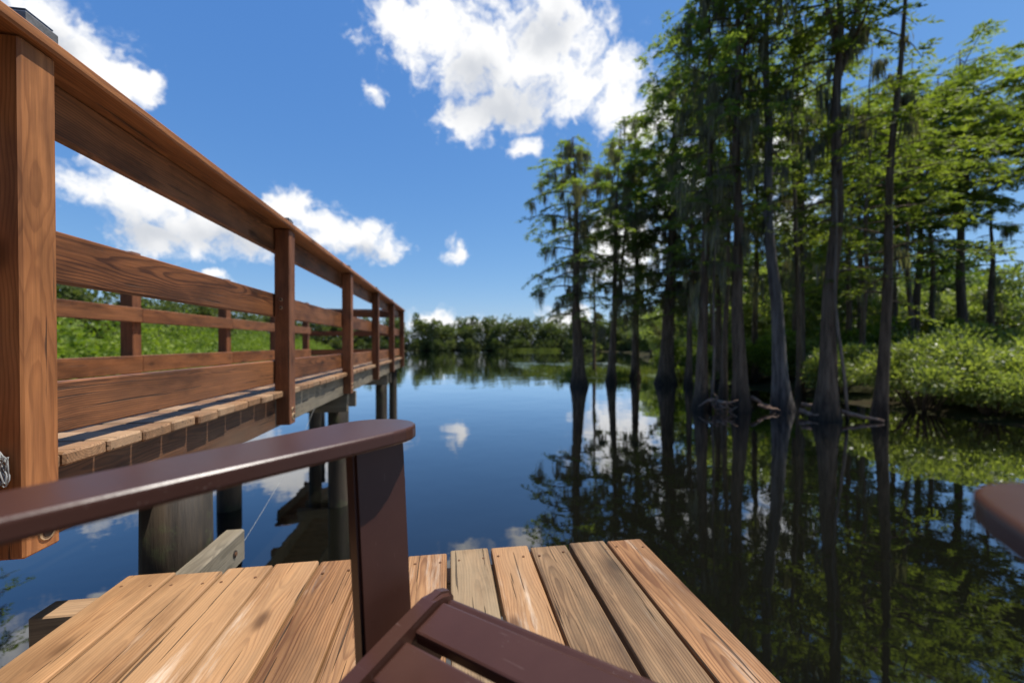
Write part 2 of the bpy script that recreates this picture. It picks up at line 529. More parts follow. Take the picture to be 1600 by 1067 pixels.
def prism_mesh(outline, z0, z1, mat, bev=.003, name='prism', segs=2):
    bm = bmesh.new()
    vs = [bm.verts.new((x, y, z0)) for x, y in outline]
    f = bm.faces.new(vs)
    r = bmesh.ops.extrude_face_region(bm, geom=[f])
    for v in r['geom']:
        if isinstance(v, bmesh.types.BMVert): v.co.z = z1
    bm.normal_update()
    ed = [e for e in bm.edges if abs(e.verts[0].co.z - e.verts[1].co.z) < 1e-6]
    bmesh.ops.bevel(bm, geom=ed, offset=bev, segments=segs, profile=.5, affect='EDGES')
    return bm_mesh(bm, name, mat)


def quads_mesh(P, tint, mat, name):
    """P: (n,4,3) array of quads, tint: per-quad float"""
    n = len(P)
    me = bpy.data.meshes.new(name)
    me.vertices.add(n * 4)
    me.vertices.foreach_set('co', P.reshape(-1).astype(np.float32))
    me.loops.add(n * 4)
    me.loops.foreach_set('vertex_index', np.arange(n * 4, dtype=np.int32))
    me.polygons.add(n)
    me.polygons.foreach_set('loop_start', np.arange(0, n * 4, 4, dtype=np.int32))
    me.update(calc_edges=True)
    at = me.attributes.new('tint', 'FLOAT', 'FACE')
    at.data.foreach_set('value', np.clip(tint, 0, 1).astype(np.float32))
    me.materials.append(mat)
    return me


def unit(a):
    return a / (np.linalg.norm(a, axis=-1, keepdims=True) + 1e-9)


def leaf_quads(base, dirn, nrm, L, W):
    """rhombus leaves from base points"""
    dirn = unit(dirn)
    side = unit(np.cross(dirn, nrm))
    L = np.asarray(L)[:, None]; W = np.asarray(W)[:, None]
    mid = base + dirn * L * .5
    up = unit(np.cross(side, dirn))
    return np.stack([base, mid + side * W * .5 - up * L * .05, base + dirn * L, mid - side * W * .5 - up * L * .05], axis=1)


# ------------------------------------------------------------------ the setting: ground, water
LAKE = [(60, -40), (24, -6), (13.2, 3), (9.7, 9.2), (9.3, 11.5), (8.6, 15), (10.5, 20), (9.5, 27), (13, 40), (18, 60), (22, 84),
        (10, 94), (-5, 98), (-18, 96), (-28, 92), (-27, 62), (-20, 40), (-15, 26), (-11.5, 14), (-9.5, 7), (-9, -3), (-12, -40)]
LAKE_W = [bear(*p) for p in LAKE]


def lake_sd(x, y):
    """signed distance: > 0 inside the lake"""
    x = np.asarray(x, float); y = np.asarray(y, float)
    best = np.full(x.shape, 1e9); inside = np.zeros(x.shape, bool)
    n = len(LAKE_W)
    for i in range(n):
        ax, ay = LAKE_W[i]; bx, by = LAKE_W[(i + 1) % n]
        dx, dy = bx - ax, by - ay
        t = np.clip(((x - ax) * dx + (y - ay) * dy) / (dx * dx + dy * dy), 0, 1)
        best = np.minimum(best, np.hypot(x - ax - t * dx, y - ay - t * dy))
        cr = ((ay > y) != (by > y)) & (x < (bx - ax) * (y - ay) / (by - ay + 1e-12) + ax)
        inside ^= cr
    return np.where(inside, best, -best)


def ground_z(x, y):
    sd = lake_sd(x, y)
    rip = .10 * np.sin(np.asarray(x) * .9 + 1.3 * np.sin(np.asarray(y) * .5)) + .08 * np.sin(np.asarray(y) * 1.4 + np.asarray(x) * .3)
    sd = sd + rip * 4
    return np.where(sd > 0, -np.minimum(sd * .22, 1.5), np.minimum(-sd * .12, .45) + rip * .25 * np.clip(-sd, 0, 1))


def build_ground():
    n = 190
    t = np.linspace(-1, 1, n)
    g = np.sinh(t * 4.2) / math.sinh(4.2) * 900
    gx, gy = np.meshgrid(g, g, indexing='ij')
    gx = gx + 4; gy = gy + 12
    gz = ground_z(gx, gy)
    V = np.stack([gx, gy, gz], -1).reshape(-1, 3)
    i = np.arange(n * n).reshape(n, n)
    F = np.stack([i[:-1, :-1], i[1:, :-1], i[1:, 1:], i[:-1, 1:]], -1).reshape(-1, 4)
    me = bpy.data.meshes.new('ground')
    me.from_pydata(V.tolist(), [], F.tolist())
    for p in me.polygons: p.use_smooth = True
    o = link('ground', me, mat=M['ground'])
    tag(o, 'low swampy bank of dark soil round the lake', 'ground', kind='structure')
    me = bpy.data.meshes.new('water')
    s = 260
    me.from_pydata([(-s, -s, 0), (s, -s, 0), (s, s, 0), (-s, s, 0)], [], [(0, 1, 2, 3)])
    o = link('water', me, mat=M['water'])
    tag(o, 'still dark lake water mirroring the sky and trees', 'water', kind='structure')


build_ground()

# ------------------------------------------------------------------ boardwalk
rng = random.Random(11)
DZ = CAM_Z - .29            # deck surface of the boardwalk
U0, U1 = -2.42, -1.01       # deck edges
bw = empty('boardwalk', (-1.7, 1.0, 0))
tag(bw, 'brown stained timber boardwalk with railings leading out over the lake', 'boardwalk')
BO = Vector(bw.location)


def bwboard(name, lo, hi, axis, mat, jit=0.0, bev=.004, parent=None):
    lo = [lo[i] - BO[i] for i in range(3)]
    hi = [hi[i] - BO[i] for i in range(3)]
    return board(name, lo, hi, axis, mat, bw, jit, bev, rng)


PITCH = .1435
v = -.62
k = 0
while v < 9.0:
    ue = U1 + rng.uniform(-.006, .006)
    ul = U0 if v < 7.4 else -2.95
    bwboard('deck_plank', (ul + rng.uniform(-.006, .006), v, DZ - .038), (ue, v + PITCH - .008, DZ), 'x', M['deck'], .003, .006)
    v += PITCH
    k += 1
VEND = v
# joists under the deck, new stained timber first, older grey timber beyond the second post
for (a, b, mt) in ((-.6, 2.66, M['rim']), (2.665, 5.80, M['grey']), (5.805, VEND - .02, M['grey'])):
    bwboard('rim_joist', (-1.088, a, DZ - .225), (-1.05, b, DZ - .0405), 'y', mt)
    bwboard('rim_joist', (-2.38, a, DZ - .225), (-2.342, b, DZ - .0405), 'y', mt)
    bwboard('middle_joist', (-1.74, a, DZ - .225), (-1.70, b, DZ - .0405), 'y', mt)
bwboard('rim_joist', (-2.93, 7.46, DZ - .225), (-2.892, VEND - .02, DZ - .0405), 'y', M['grey'])
# posts
PV = [1.09, 2.67, 4.25, 5.83, 7.41, 8.99]
PB = CAM_Z - .50
CAPZ = CAM_Z + .708


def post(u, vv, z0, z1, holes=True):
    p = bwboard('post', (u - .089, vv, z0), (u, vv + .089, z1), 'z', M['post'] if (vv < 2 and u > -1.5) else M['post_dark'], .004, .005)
    return p


def bolt_at(parent, x, y, z, axis='x', r=.017):
    """counterbored bolt: pale ring, dark disc painting the shade in the recess, proud of the face by millimetres"""
    rot = (0, math.pi / 2, 0) if axis == 'x' else (math.pi / 2, 0, 0)
    inv = parent.matrix_basis.inverted()
    for nm, rr, t, mt in (('bolt_recess', r * 1.35, .0030, M['fresh']), ('bolt', r * .85, .0052, M['hole'])):  # centre disc is the recess shade painted dark, no bolt head
        bm = bmesh.new()
        bmesh.ops.create_cone(bm, cap_ends=True, segments=12, radius1=rr, radius2=rr * .9, depth=t * 2)
        me = bm_mesh(bm, nm, mt)
        o = link(nm, me, parent)
        o.matrix_basis = inv @ (Matrix.Translation(Vector((x, y, z)) - BO) @ Matrix.Rotation(math.pi / 2, 4, 'Y' if axis == 'x' else 'X'))


for i, vv in enumerate(PV):
    p = post(-.97, vv, PB, CAPZ - .004)
    if i < 4:
        bolt_at(p, -.969, vv + .052, PB + .045)
        if i: bolt_at(p, -.969, vv + .04, DZ - .12, r=.011)
    if i == 1:
        bolt_at(p, -1.02, vv - .001, CAM_Z + .22, 'y', .008); bolt_at(p, -1.02, vv - .001, CAM_Z + .27, 'y', .008)
post(-.97, -.49, PB, CAPZ - .004)
FV = [-.3, 1.25, 2.3, 3.5, 4.82, 6.1, 7.36]
for vv in FV:
    post(-2.35 - .04, vv, PB, CAPZ - .004)
# railing boards between posts (inside faces)
edges = [-.49] + PV
for a, b in zip(edges[:-1], edges[1:]):
    for nm, z0, z1 in (('top_rail', CAPZ - .14, CAPZ - .003), ('middle_rail', CAM_Z + .165, CAM_Z + .305), ('kick_board', DZ + .045, DZ + .185)):
        d = rng.uniform(-.004, .004)
        bwboard(nm, (-1.099, a + .046, z0 + d * (nm != 'top_rail')), (-1.061, b + .043, z1 + d * (nm != 'top_rail')), 'y', M['stain'], .0015)
for a, b in zip(FV[:-1], FV[1:]):
    for nm, z0, z1 in (('top_rail', CAPZ - .14, CAPZ - .003), ('middle_rail', CAM_Z + .165, CAM_Z + .275), ('kick_board', DZ + .045, DZ + .185)):
        if nm == 'top_rail' or nm == 'middle_rail':
            # the far side carries its two thin rails lower than the near side
            pass
        zz = {'top_rail': (CAM_Z + .165, CAM_Z + .275), 'middle_rail': None, 'kick_board': (DZ + .07, DZ + .20)}[nm]
        if zz is None: continue
        bwboard(nm, (-2.389, a + .046, zz[0]), (-2.351, b + .043, zz[1]), 'y', M['stain'], .0015)
# cap boards
for a, b in ((-.6, 2.715), (2.718, 5.874), (5.877, 9.10)):
    bwboard('cap_board', (-1.092, a, CAPZ), (-.950, b, CAPZ + .032), 'y', M['post'], .0012, .006)
# end railing
for nm, z0, z1 in (('top_rail', CAPZ - .14, CAPZ - .003), ('middle_rail', CAM_Z + .165, CAM_Z + .27), ('kick_board', DZ + .05, DZ + .17)):
    bwboard(nm, (-3.0, 9.083, z0), (-1.102, 9.118, z1), 'x', M['stain'], .001)
bwboard('cap_board', (-3.03, 9.04, CAPZ), (-1.096, 9.16, CAPZ + .032), 'x', M['stain'], .001)
post(-2.92, 8.99, PB, CAPZ - .004)
# pilings and their cross beams
def piling(u, vv, r, top, seed):
    rr = random.Random(seed)
    pts, rad = [], []
    for j in range(9):
        t = j / 8
        pts.append((0, 0, -1.6 + t * (top + 1.6)))
        rad.append(r * (1.04 - .08 * t + rr.uniform(-.015, .015)))
    me = tube_mesh(pts, rad, M['pile'], 18, .012, seed, 'piling')
    o = link('piling', me, bw, (u - BO.x, vv - BO.y, -BO.z))
    return o


for j, (u, vv, r) in enumerate(((-1.065, 1.78, .118), (-1.16, 4.50, .105), (-1.16, 7.25, .10), (-2.24, 4.55, .11), (-2.24, 1.80, .12), (-2.24, 7.25, .10), (-2.66, 8.95, .085), (-1.20, 9.0, .085))):
    piling(u, vv, r, DZ - .24, 3 + j)
for vv in (4.66, 7.40):
    bwboard('cross_beam', (-2.45, vv, DZ - .40), (-1.02, vv + .045, DZ - .228), 'x', M['grey'])
    bwboard('cross_beam', (-2.45, vv - .38, DZ - .40), (-1.02, vv - .335, DZ - .228), 'x', M['grey'])

# ------------------------------------------------------------------ lower platform
PZ = CAM_Z - .75
pf = empty('lower_platform', (-.15, 0, 0))
tag(pf, 'low platform of pale sunlit planks under the brown chair', 'platform')
PO = Vector(pf.location)
NP = 12
_bm = bmesh.new()
bmesh.ops.create_cone(_bm, cap_ends=True, segments=10, radius1=.0048, radius2=.0040, depth=.003)
SCREW = bm_mesh(_bm, 'screw', M['rust'])
PW = 1.765 / NP
for i in range(NP):
    x0 = -1.032 + i * PW
    ve = 1.472 + rng.uniform(-.012, .012)
    gap = .010 if i > 5 else .006
    o = board('plank', (x0 + gap / 2 - PO.x, -1.3, PZ - .038), (x0 + PW - gap / 2 - PO.x, ve, PZ), 'y', M['plank_old'] if i in (7, 9, 10) else M['plank'], pf, .0025, .007, rng, segs=2)
    o.location.x += rng.uniform(-.0015, .0015)
    for vv in (1.40, .52):
        for sx in (-.045, .045):
            k = link('screw', SCREW, o)
            k.matrix_basis = o.matrix_basis.inverted() @ Matrix.Translation((o.location.x + sx + rng.uniform(-.006, .006), vv + rng.uniform(-.012, .012), PZ + .0006))


def pfb(name, lo, hi, axis, mat, bev=.004):
    return board(name, [lo[0] - PO.x, lo[1], lo[2]], [hi[0] - PO.x, hi[1], hi[2]], axis, mat, pf, 0, bev, rng)


pfb('joist', (-1.20, 1.355, PZ - .18), (.70, 1.44, PZ - .0405), 'x', M['deck'])
for vv in (.5, -.3, -1.2):
    pfb('joist', (-1.0, vv, PZ - .18), (.70, vv + .04, PZ - .0405), 'x', M['grey'])
j = pfb('side_beam', (-.943, 1.4425, PZ - .175), (-.868, 1.885, PZ - .042), 'y', M['grey'], .006)
for rr, t, mt, nm in ((.016, .003, M['hole'], 'bolt_recess'), (.009, .007, M['rust'], 'bolt')):
    bm = bmesh.new()
    bmesh.ops.create_cone(bm, cap_ends=True, segments=12, radius1=rr, radius2=rr * .9, depth=t * 2)
    o = link(nm, bm_mesh(bm, nm, mt), j)
    o.matrix_basis = j.matrix_basis.inverted() @ (Matrix.Translation((-.868 - PO.x, 1.80, PZ - .11)) @ Matrix.Rotation(math.pi / 2, 4, 'Y'))
for (u, vv) in ((.55, 1.18), (-.75, 1.05), (.55, -1.0), (-.75, -1.0)):
    me = tube_mesh([(0, 0, -1.6), (0, 0, 0), (0, 0, PZ - .19)], [.10, .098, .095], M['pile'], 16, .012, u, 'piling')
    link('piling', me, pf, (u - PO.x, vv, 0))

# ------------------------------------------------------------------ chair
CH_YAW, CH_ROLL = YAW + R(32.75), R(-1.95)
cx, cy = bear(.096, .4668)
ch = empty('adirondack_chair', (cx, cy, PZ))
ch.rotation_euler = (0, CH_ROLL, -CH_YAW)
ch.location = Vector((cx, cy, CAM_Z)) + ch.rotation_euler.to_matrix() @ Vector((0, 0, -.75))
tag(ch, 'dark brown slatted garden armchair standing on the low platform', 'chair')
CM = M['chair']
LX, SX = .321, .287          # inner face of the front legs, outer face of the side rails
HW = SX


def arm_outline(sgn):
    """outer edge nearly straight, inner edge widening to a round front"""
    xi, xo = -.287, -.432
    pts = [(-.301, -.72), (-.300, -.55), (-.2998, -.40), (-.297, -.30), (-.293, -.20), (-.289, -.11), (xi, -.05)]
    cxm, ry, rx = (xo + xi) / 2, .082, (xi - xo) / 2
    for q in range(1, 14):
        a = math.pi * q / 14
        pts.append((cxm + math.cos(a) * rx, -.05 + math.sin(a) ** .8 * ry))
    pts += [(xo, -.05), (-.420, -.2), (-.4034, -.40), (-.390, -.60), (-.385, -.72)]
    return [(x * -sgn, y) for x, y in pts]


def side_solid(name, prof, xa, xb, bev, segs=2):
    bm = bmesh.new()
    a = [bm.verts.new((xa, y, z)) for y, z in prof]
    b = [bm.verts.new((xb, y, z)) for y, z in prof]
    bm.faces.new(a); bm.faces.new(b[::-1])
    n = len(a)
    for q in range(n): bm.faces.new((a[q], a[(q + 1) % n], b[(q + 1) % n], b[q]))
    ed = [e for e in bm.edges if abs(e.verts[0].co.x - e.verts[1].co.x) < 1e-6 or n == 4]
    bmesh.ops.bevel(bm, geom=ed, offset=bev, segments=segs, affect='EDGES')
    return link(name, bm_mesh(bm, name, CM), ch)


for sgn in (-1, 1):
    arm = link('arm', prism_mesh(arm_outline(sgn), .613, .634, CM, .0045, 'arm', 3), ch)
    x0, x1 = sorted((sgn * LX, sgn * (LX + .024)))
    fz = -sgn * .0109        # the legs reach the planks although the chair stands tilted
    leg = side_solid('front_leg', [(-.092, .6125), (0, .6125), (.016, fz), (-.076, fz)], x0, x1, .004)
    x0, x1 = sorted((sgn * (SX + .001), sgn * (LX - .001)))
    side_solid('spacer_block', [(-.080, .30), (-.010, .30), (-.006, .16), (-.076, .16)], x0, x1, .003)
    top = [(.046, .335), (.045, .356), (.036, .370), (.018, .377), (-.005, .374), (-.06, .363), (-.13, .348), (-.22, .327), (-.32, .298), (-.45, .256), (-.62, .19), (-.88, .07)]
    bot = [(-.92, fz), (-.80, fz), (-.62, .09), (-.45, .145), (-.30, .19), (-.15, .235), (-.03, .265), (.03, .29)]
    x0, x1 = sorted((sgn * SX, sgn * (SX - .025)))
    side_solid('side_rail', top + bot, x0, x1, .006, 3)
    # screw heads on the leg's inner face
    for yy, zz in ((-.045, .22),):
        bm = bmesh.new()
        bmesh.ops.create_cone(bm, cap_ends=True, segments=10, radius1=.005, radius2=.0042, depth=.003)
        link('screw', bm_mesh(bm, 'screw', M['steel']), leg, (sgn * (LX - .0008), yy, zz), (0, math.pi / 2, 0))


def seat_z(y):
    ys = [.046, .036, .018, -.005, -.06, -.13, -.22, -.32, -.45, -.62]
    zs = [.350, .364, .373, .370, .359, .344, .323, .294, .252, .186]
    return float(np.interp(-y, [-q for q in ys], zs))


def slat(y0, y1):
    ym = (y0 + y1) / 2
    sl = math.atan2(seat_z(y1) - seat_z(y0), y1 - y0)
    w = math.hypot(y1 - y0, seat_z(y1) - seat_z(y0))
    return link('seat_slat', board_mesh(SX * 2 - .054, round(w, 3), .020, CM, .004, 2), ch, (0, ym, seat_z(ym) - .015), (sl, 0, 0))


link('seat_slat', board_mesh(SX * 2 - .054, .056, .020, CM, .006, 3), ch, (0, .030, .336), (R(-68), 0, 0))
yy = .014
for q in range(8):
    slat(yy - .060, yy)
    yy -= .060 + .013
# back slats and their rails (behind the camera)
for q in range(6):
    xq = (q - 2.5) * .088
    hgt = .80 - .018 * (q - 2.5) ** 2
    me = board_mesh(hgt, .082, .020, CM, .004, 2)
    o = link('back_slat', me, ch, (xq, -.56 - math.sin(R(27)) * hgt / 2, .20 + math.cos(R(27)) * hgt / 2), (0, 0, 0))
    o.rotation_euler = Matrix(((0, 1, 0), (-math.sin(R(27)), 0, math.cos(R(27))), (math.cos(R(27)), 0, math.sin(R(27))))).transposed().transposed().to_euler()
link('back_rail', board_mesh(SX * 2 - .054, .06, .024, CM, .004, 2), ch, (0, -.60, .235), (R(63), 0, 0))
link('back_rail', board_mesh(.76, .06, .024, CM, .004, 2), ch, (0, -.79, .598), (0, 0, 0))

# ------------------------------------------------------------------ small things on the railing
def solar_lamp(u, vv, label, s=1.0):
    t = empty('solar_lamp', (u, vv, CAPZ + .0325))
    tag(t, label, 'lamp', 'small solar lamps on the railing cap')
    link('base', board_mesh(.050 * s, .050 * s, .010, M['dark_metal'], .002), t, (0, 0, .005))
    link('housing', prism_mesh([(-.026 * s, -.03 * s), (.026 * s, -.03 * s), (.026 * s, .03 * s), (-.026 * s, .03 * s)], .010, .036 * s + .004, M['steel'], .003, 'housing'), t)
    link('solar_panel', board_mesh(.044 * s, .052 * s, .004, M['solar'], .001), t, (0, 0, .0425 * s + .002))
    return t


solar_lamp(-1.03, 1.175, 'small blue-grey solar lamp on the cap above the nearest post', 1.35)
solar_lamp(-1.02, 2.76, 'tiny dark solar lamp on the cap above the second post', 1.1)
solar_lamp(-1.02, 4.32, 'tiny dark solar lamp on the cap above the third post', 1.1)
solar_lamp(-1.02, 5.90, 'tiny dark solar lamp on the cap above the fourth post', 1.1)
solar_lamp(-1.02, 7.48, 'tiny dark solar lamp on the cap above the fifth post', 1.1)
pts = []
for q in range(40):
    t = q / 39
    pts.append((-1.025 + .01 * t + .003 * math.sin(q * 1.9), 1.215 + t * 1.50, CAPZ + .072 - .022 * t - .006 * math.sin(math.pi * t) + .0015 * math.sin(q * 2.7)))
o = link('cable', tube_mesh(pts, .0022, M['cable'], 6, name='cable'))
tag(o, 'thin black cable strung along the top of the railing cap', 'cable')
# bundle of twine on the near post
rt = random.Random(4)
pts = []
for q in range(90):
    a = q * .62
    pts.append((-1.002 + .016 * math.cos(a) * rt.uniform(.6, 1.2), 1.074 + .008 * math.sin(a * .7), CAM_Z - .285 + .04 * math.sin(a * .83) * rt.uniform(.6, 1.1)))
o = link('twine', tube_mesh(pts, .0016, M['twine'], 5, name='twine'))
tag(o, 'tangled grey twine hung on the nearest post', 'twine')
# a pale line tied from the beam end up to the boardwalk
pts = [(-.885 - .165 * t, 1.88 + 1.50 * t, PZ - .12 + (1.19 - PZ + .12) * t - .05 * math.sin(math.pi * t)) for t in [i / 14 for i in range(15)]]
o = link('fishing_line', tube_mesh(pts, .0010, M['twine'], 5, name='fishing_line'))
tag(o, 'thin pale line stretched from the grey beam end toward the boardwalk', 'line')


# ------------------------------------------------------------------ trees
def interp_path(path, z):
    zs = [p[2] for p in path]
    return np.array([np.interp(z, zs, [p[i] for p in path]) for i in range(3)])


def cypress(label, X, Z, h, r, seed, drift=(0, 0), crown0=.35, spread=1.6, nb=46, dense=1.0, moss=0.0, mat='cypress', bark='bark',
            flare=1.9, fork=None, dead_top=0.0, group='cypress trees standing in the lake edge', leaf=.13, name='cypress_tree', cat='tree', low=0):
    x0, y0 = bear(X, Z)
    gz = float(ground_z(np.array([x0]), np.array([y0]))[0])
    zb = min(gz, 0) - .3 if gz < 0 else gz - .1
    t = empty(name, (x0, y0, 0))
    tag(t, label, cat, group)
    rg = np.random.default_rng(seed)
    # trunk
    c, s = math.cos(YAW), math.sin(YAW)
    dxw, dyw = drift[0] * c + drift[1] * s, -drift[0] * s + drift[1] * c
    path, rad, fl = [], [], []
    ph = rg.uniform(0, 6, 4)
    zs = [zb, -.05, .15, .4, .8, 1.3, 2.0] + list(np.linspace(2.8, h, 22))
    for z in zs:
        q = max(0, z) / h
        wob = .075 * h / 10
        path.append((dxw * q ** .8 + wob * (math.sin(q * 7 + ph[0]) * q + .28 * math.sin(q * 19 + ph[3]) * min(1, q * 4)), dyw * q ** .8 + wob * (math.sin(q * 6 + ph[1]) * q + .3 * math.sin(q * 17 + ph[2]) * min(1, q * 4)), z))
        f = 1 + .72 * (flare - 1) * (.75 * math.exp(-max(0, z) / .45) + .25 * math.exp(-max(0, z) / 1.4))
        rad.append(max(.012, r * f * (1 - .90 * q ** 1.15)))
        fl.append(.15 * math.exp(-max(0, z) / .9) + .03)
    bm = bmesh.new()
    tube_bm(bm, path, rad, 14, True, fl, ph[2])
    stems = [(path, 1.0)]
    if fork:
        for fz, fdx, fh in fork:
            b0 = interp_path(path, fz)
            fp, fr = [], []
            r0 = float(np.interp(fz, [p[2] for p in path], rad)) * .8
            for q in np.linspace(0, 1, 8):
                fp.append((b0[0] + (fdx * c) * q ** .7, b0[1] - fdx * s * q ** .7 + .2 * q, fz + (fh - fz) * q))
                fr.append(max(.012, r0 * (1 - .85 * q)))
            tube_bm(bm, fp, fr, 8)
            stems.append((fp, .8))
    B, D, NR, LL, WW, TT = [], [], [], [], [], []
    mossP, mossL = [], []
    cz0 = h * crown0 * .84
    top = h - dead_top
    nb_all = int(nb * 1.0)
    for i in range(nb_all):
        path_i = stems[i % len(stems)][0]
        ztop = path_i[-1][2] - dead_top
        q = (i + rg.uniform(0, 1)) / nb_all
        z = max(cz0, path_i[0][2] + .2) + (ztop - max(cz0, path_i[0][2] + .2)) * q ** .85
        base = interp_path(path_i, z)
        az = i * 2.399 + rg.uniform(-.5, .5)
        prof = (.55 + .65 * math.sin(min(1, q * 1.25) * math.pi * .72)) * (1.0 if q < .8 else max(.18, (1 - q) / .2))
        ln = spread * prof * rg.uniform(.6, 1.2)
        rise = rg.uniform(.05, .45) * (1 - .3 * q)
        droop = rg.uniform(.25, .6)
        bp, br = [], []
        rb = max(.010, min(.05, r * .22) * (1 - .6 * q))
        bend = rg.uniform(-.5, .5)
        for tt in np.linspace(0, 1, 6):
            a2 = az + bend * tt
            bp.append((base[0] + math.cos(a2) * ln * tt, base[1] + math.sin(a2) * ln * tt, base[2] + ln * (rise * tt - droop * tt * tt)))
            br.append(max(.005, rb * (1 - .8 * tt)))
        tube_bm(bm, bp, br, 5)
        bpa = np.array(bp)
        nt_ = max(3, int(ln * 5.2 * dense))
        for k in range(nt_):
            tq = rg.uniform(.22, 1.0)
            p0 = np.array([np.interp(tq, np.linspace(0, 1, 6), bpa[:, j]) for j in range(3)])
            a3 = az + bend * tq + rg.choice((-1, 1)) * rg.uniform(.3, 1.4)
            tl = rg.uniform(.25, .62) * (1.1 - .45 * tq) * (spread / 1.6) ** .4
            dr = np.array([math.cos(a3), math.sin(a3), rg.uniform(-.45, .12)])
            m = int(rg.integers(13, 22))
            ts = np.linspace(.08, 1, m)
            pts_ = p0[None] + dr[None] * tl * ts[:, None]
            pts_[:, 2] -= .28 * tl * ts ** 2
            pts_ += rg.normal(0, .018, pts_.shape)
            perp = np.array([-dr[1], dr[0], 0])
            sg = np.where(np.arange(m) % 2 == 0, 1, -1)
            ld = dr[None] * .75 + perp[None] * sg[:, None] * .9 + rg.normal(0, .28, (m, 3))
            ld[:, 2] -= .12
            B.append(pts_); D.append(ld)
            nr = np.array([0, 0, 1.0])[None] + rg.normal(0, .42, (m, 3))
            NR.append(nr)
            LL.append(leaf * rg.uniform(.7, 1.3, m)); WW.append(leaf * .36 * rg.uniform(.7, 1.3, m))
            tn = np.clip(rg.normal(.42 + .18 * rg.uniform(-1, 1), .2) + rg.normal(0, .1, m), 0, 1)
            TT.append(tn)
        if moss and rg.uniform() < moss * .6:
            for k in range(int(rg.integers(2, 6))):
                tq = rg.uniform(.15, 1.0)
                p0 = np.array([np.interp(tq, np.linspace(0, 1, 6), bpa[:, j]) for j in range(3)])
                mossP.append(p0); mossL.append(rg.uniform(.35, 1.25))
    # moss also along the trunk
    if moss:
        for k in range(int(26 * moss)):
            z = rg.uniform(h * .25, h * .8)
            p0 = interp_path(path, z); a = rg.uniform(0, 6.28)
            rr = float(np.interp(z, [p[2] for p in path], rad)) + rg.uniform(0, .25)
            mossP.append(p0 + np.array([math.cos(a) * rr, math.sin(a) * rr, 0])); mossL.append(rg.uniform(.4, 1.5))
    link('trunk', bm_mesh(bm, 'trunk', M[bark], True), t)
    P = leaf_quads(np.concatenate(B), np.concatenate(D), np.concatenate(NR), np.concatenate(LL), np.concatenate(WW))
    link('crown', quads_mesh(P, np.concatenate(TT), M[mat], 'crown'), t)
    if mossP:
        Q, T2 = [], []
        for p0, ml in zip(mossP, mossL):
            m = int(14 + 14 * ml)
            off = rg.normal(0, .045 + .02 * ml, (m, 3)); off[:, 2] = rg.uniform(-.05, .05, m)
            st = p0[None] + off
            ln = ml * rg.uniform(.2, .85, m)
            d = np.stack([rg.normal(0, .06, m), rg.normal(0, .06, m), -np.ones(m)], 1)
            nr = np.stack([np.cos(rg.uniform(0, 6.28, m)), np.sin(rg.uniform(0, 6.28, m)), np.zeros(m)], 1)
            Q.append(leaf_quads(st, d, nr, ln, rg.uniform(.018, .05, m)))
            T2.append(rg.uniform(0, 1, m))
        link('hanging_moss', quads_mesh(np.concatenate(Q), np.concatenate(T2), M['moss'], 'hanging_moss'), t)['kind'] = 'stuff'
    return t


def copy_tree(src, X, Z, rz, sc, label, group=None):
    c = src.copy(); COL.objects.link(c)
    x, y = bear(X, Z)
    gz = float(ground_z(np.array([x]), np.array([y]))[0])
    c.location = (x, y, max(gz, 0) * .7); c.rotation_euler = (0, 0, rz); c.scale = (sc, sc, sc)
    c['label'] = label
    if group: c['group'] = group
    for p in src.children:
        k = p.copy(); COL.objects.link(k); k.parent = c
    return c


# the grove, left to right
CL = 'cypress_light'
cypress('slender cypress standing alone at the open-water end of the grove, leftmost', 2.67, 16.0, 9.8, .21, 1, (-.25, 0), .30, 1.75, 66, 1.1, .75, leaf=.15)
cypress('thin bare-stemmed cypress just behind the leftmost slender cypress', 4.45, 22.0, 8.4, .09, 2, (.1, 0), .45, 1.2, 22, .8, .3, flare=1.4)
cypress('forked cypress with mossy limbs, second large trunk from the open water', 4.31, 17.6, 11.0, .15, 3, (.35, 0), .34, 1.7, 60, 1.15, .8, fork=[(3.0, .75, 9.4)], leaf=.16)
cypress('straight dark cypress third from the open water', 5.90, 19.4, 12.4, .17, 4, (.2, .3), .26, 2.0, 72, 1.25, .7, leaf=.17)
cypress('thick cypress shrouded in hanging grey moss in the middle of the grove', 6.45, 17.0, 13.4, .27, 5, (.5, 0), .22, 2.2, 86, 1.3, 1.0, leaf=.17)
cypress('dark cypress with a vine-wrapped trunk and tangled roots at its foot', 4.95, 10.6, 11.4, .13, 6, (.35, .2), .34, 1.6, 60, 1.2, .9, flare=2.2)
cypress('tall straight cypress with a split top left of the leaning pale trunk', 5.86, 10.3, 13.2, .155, 7, (-.2, .1), .42, 1.7, 54, 1.05, .45, fork=[(8.3, .55, 12.4)], flare=2.0)
cypress('tall pale cypress whose trunk leans left from a broad foot', 6.98, 10.4, 13.8, .155, 8, (-.62, .1), .50, 1.7, 46, 1.0, .2, bark='bark_pale', flare=2.4)
cypress('tall dark cypress behind the leaning pale trunk', 12.7, 18.0, 16.0, .20, 9, (.1, .2), .40, 2.3, 62, 1.0, .3, leaf=.18, mat=CL)
cypress('stout cypress with a wide flared foot and an upward forked crown', 7.10, 9.1, 12.8, .155, 10, (.35, .1), .29, 1.7, 66, 1.1, .4, fork=[(7.6, .9, 11.4), (8.2, -.5, 11.8)], flare=2.4, mat=CL)
cypress('cypress with a bare dead spike rising above its crown', 8.28, 9.1, 12.2, .105, 12, (.65, .1), .25, 1.7, 38, 1.0, .1, dead_top=4.4, flare=2.0, mat=CL)
cypress('thin dark cypress behind the one with the dead spike', 15.6, 18.0, 12.5, .14, 13, (-.2, 0), .36, 2.3, 56, 1.1, .1, leaf=.17, mat=CL)
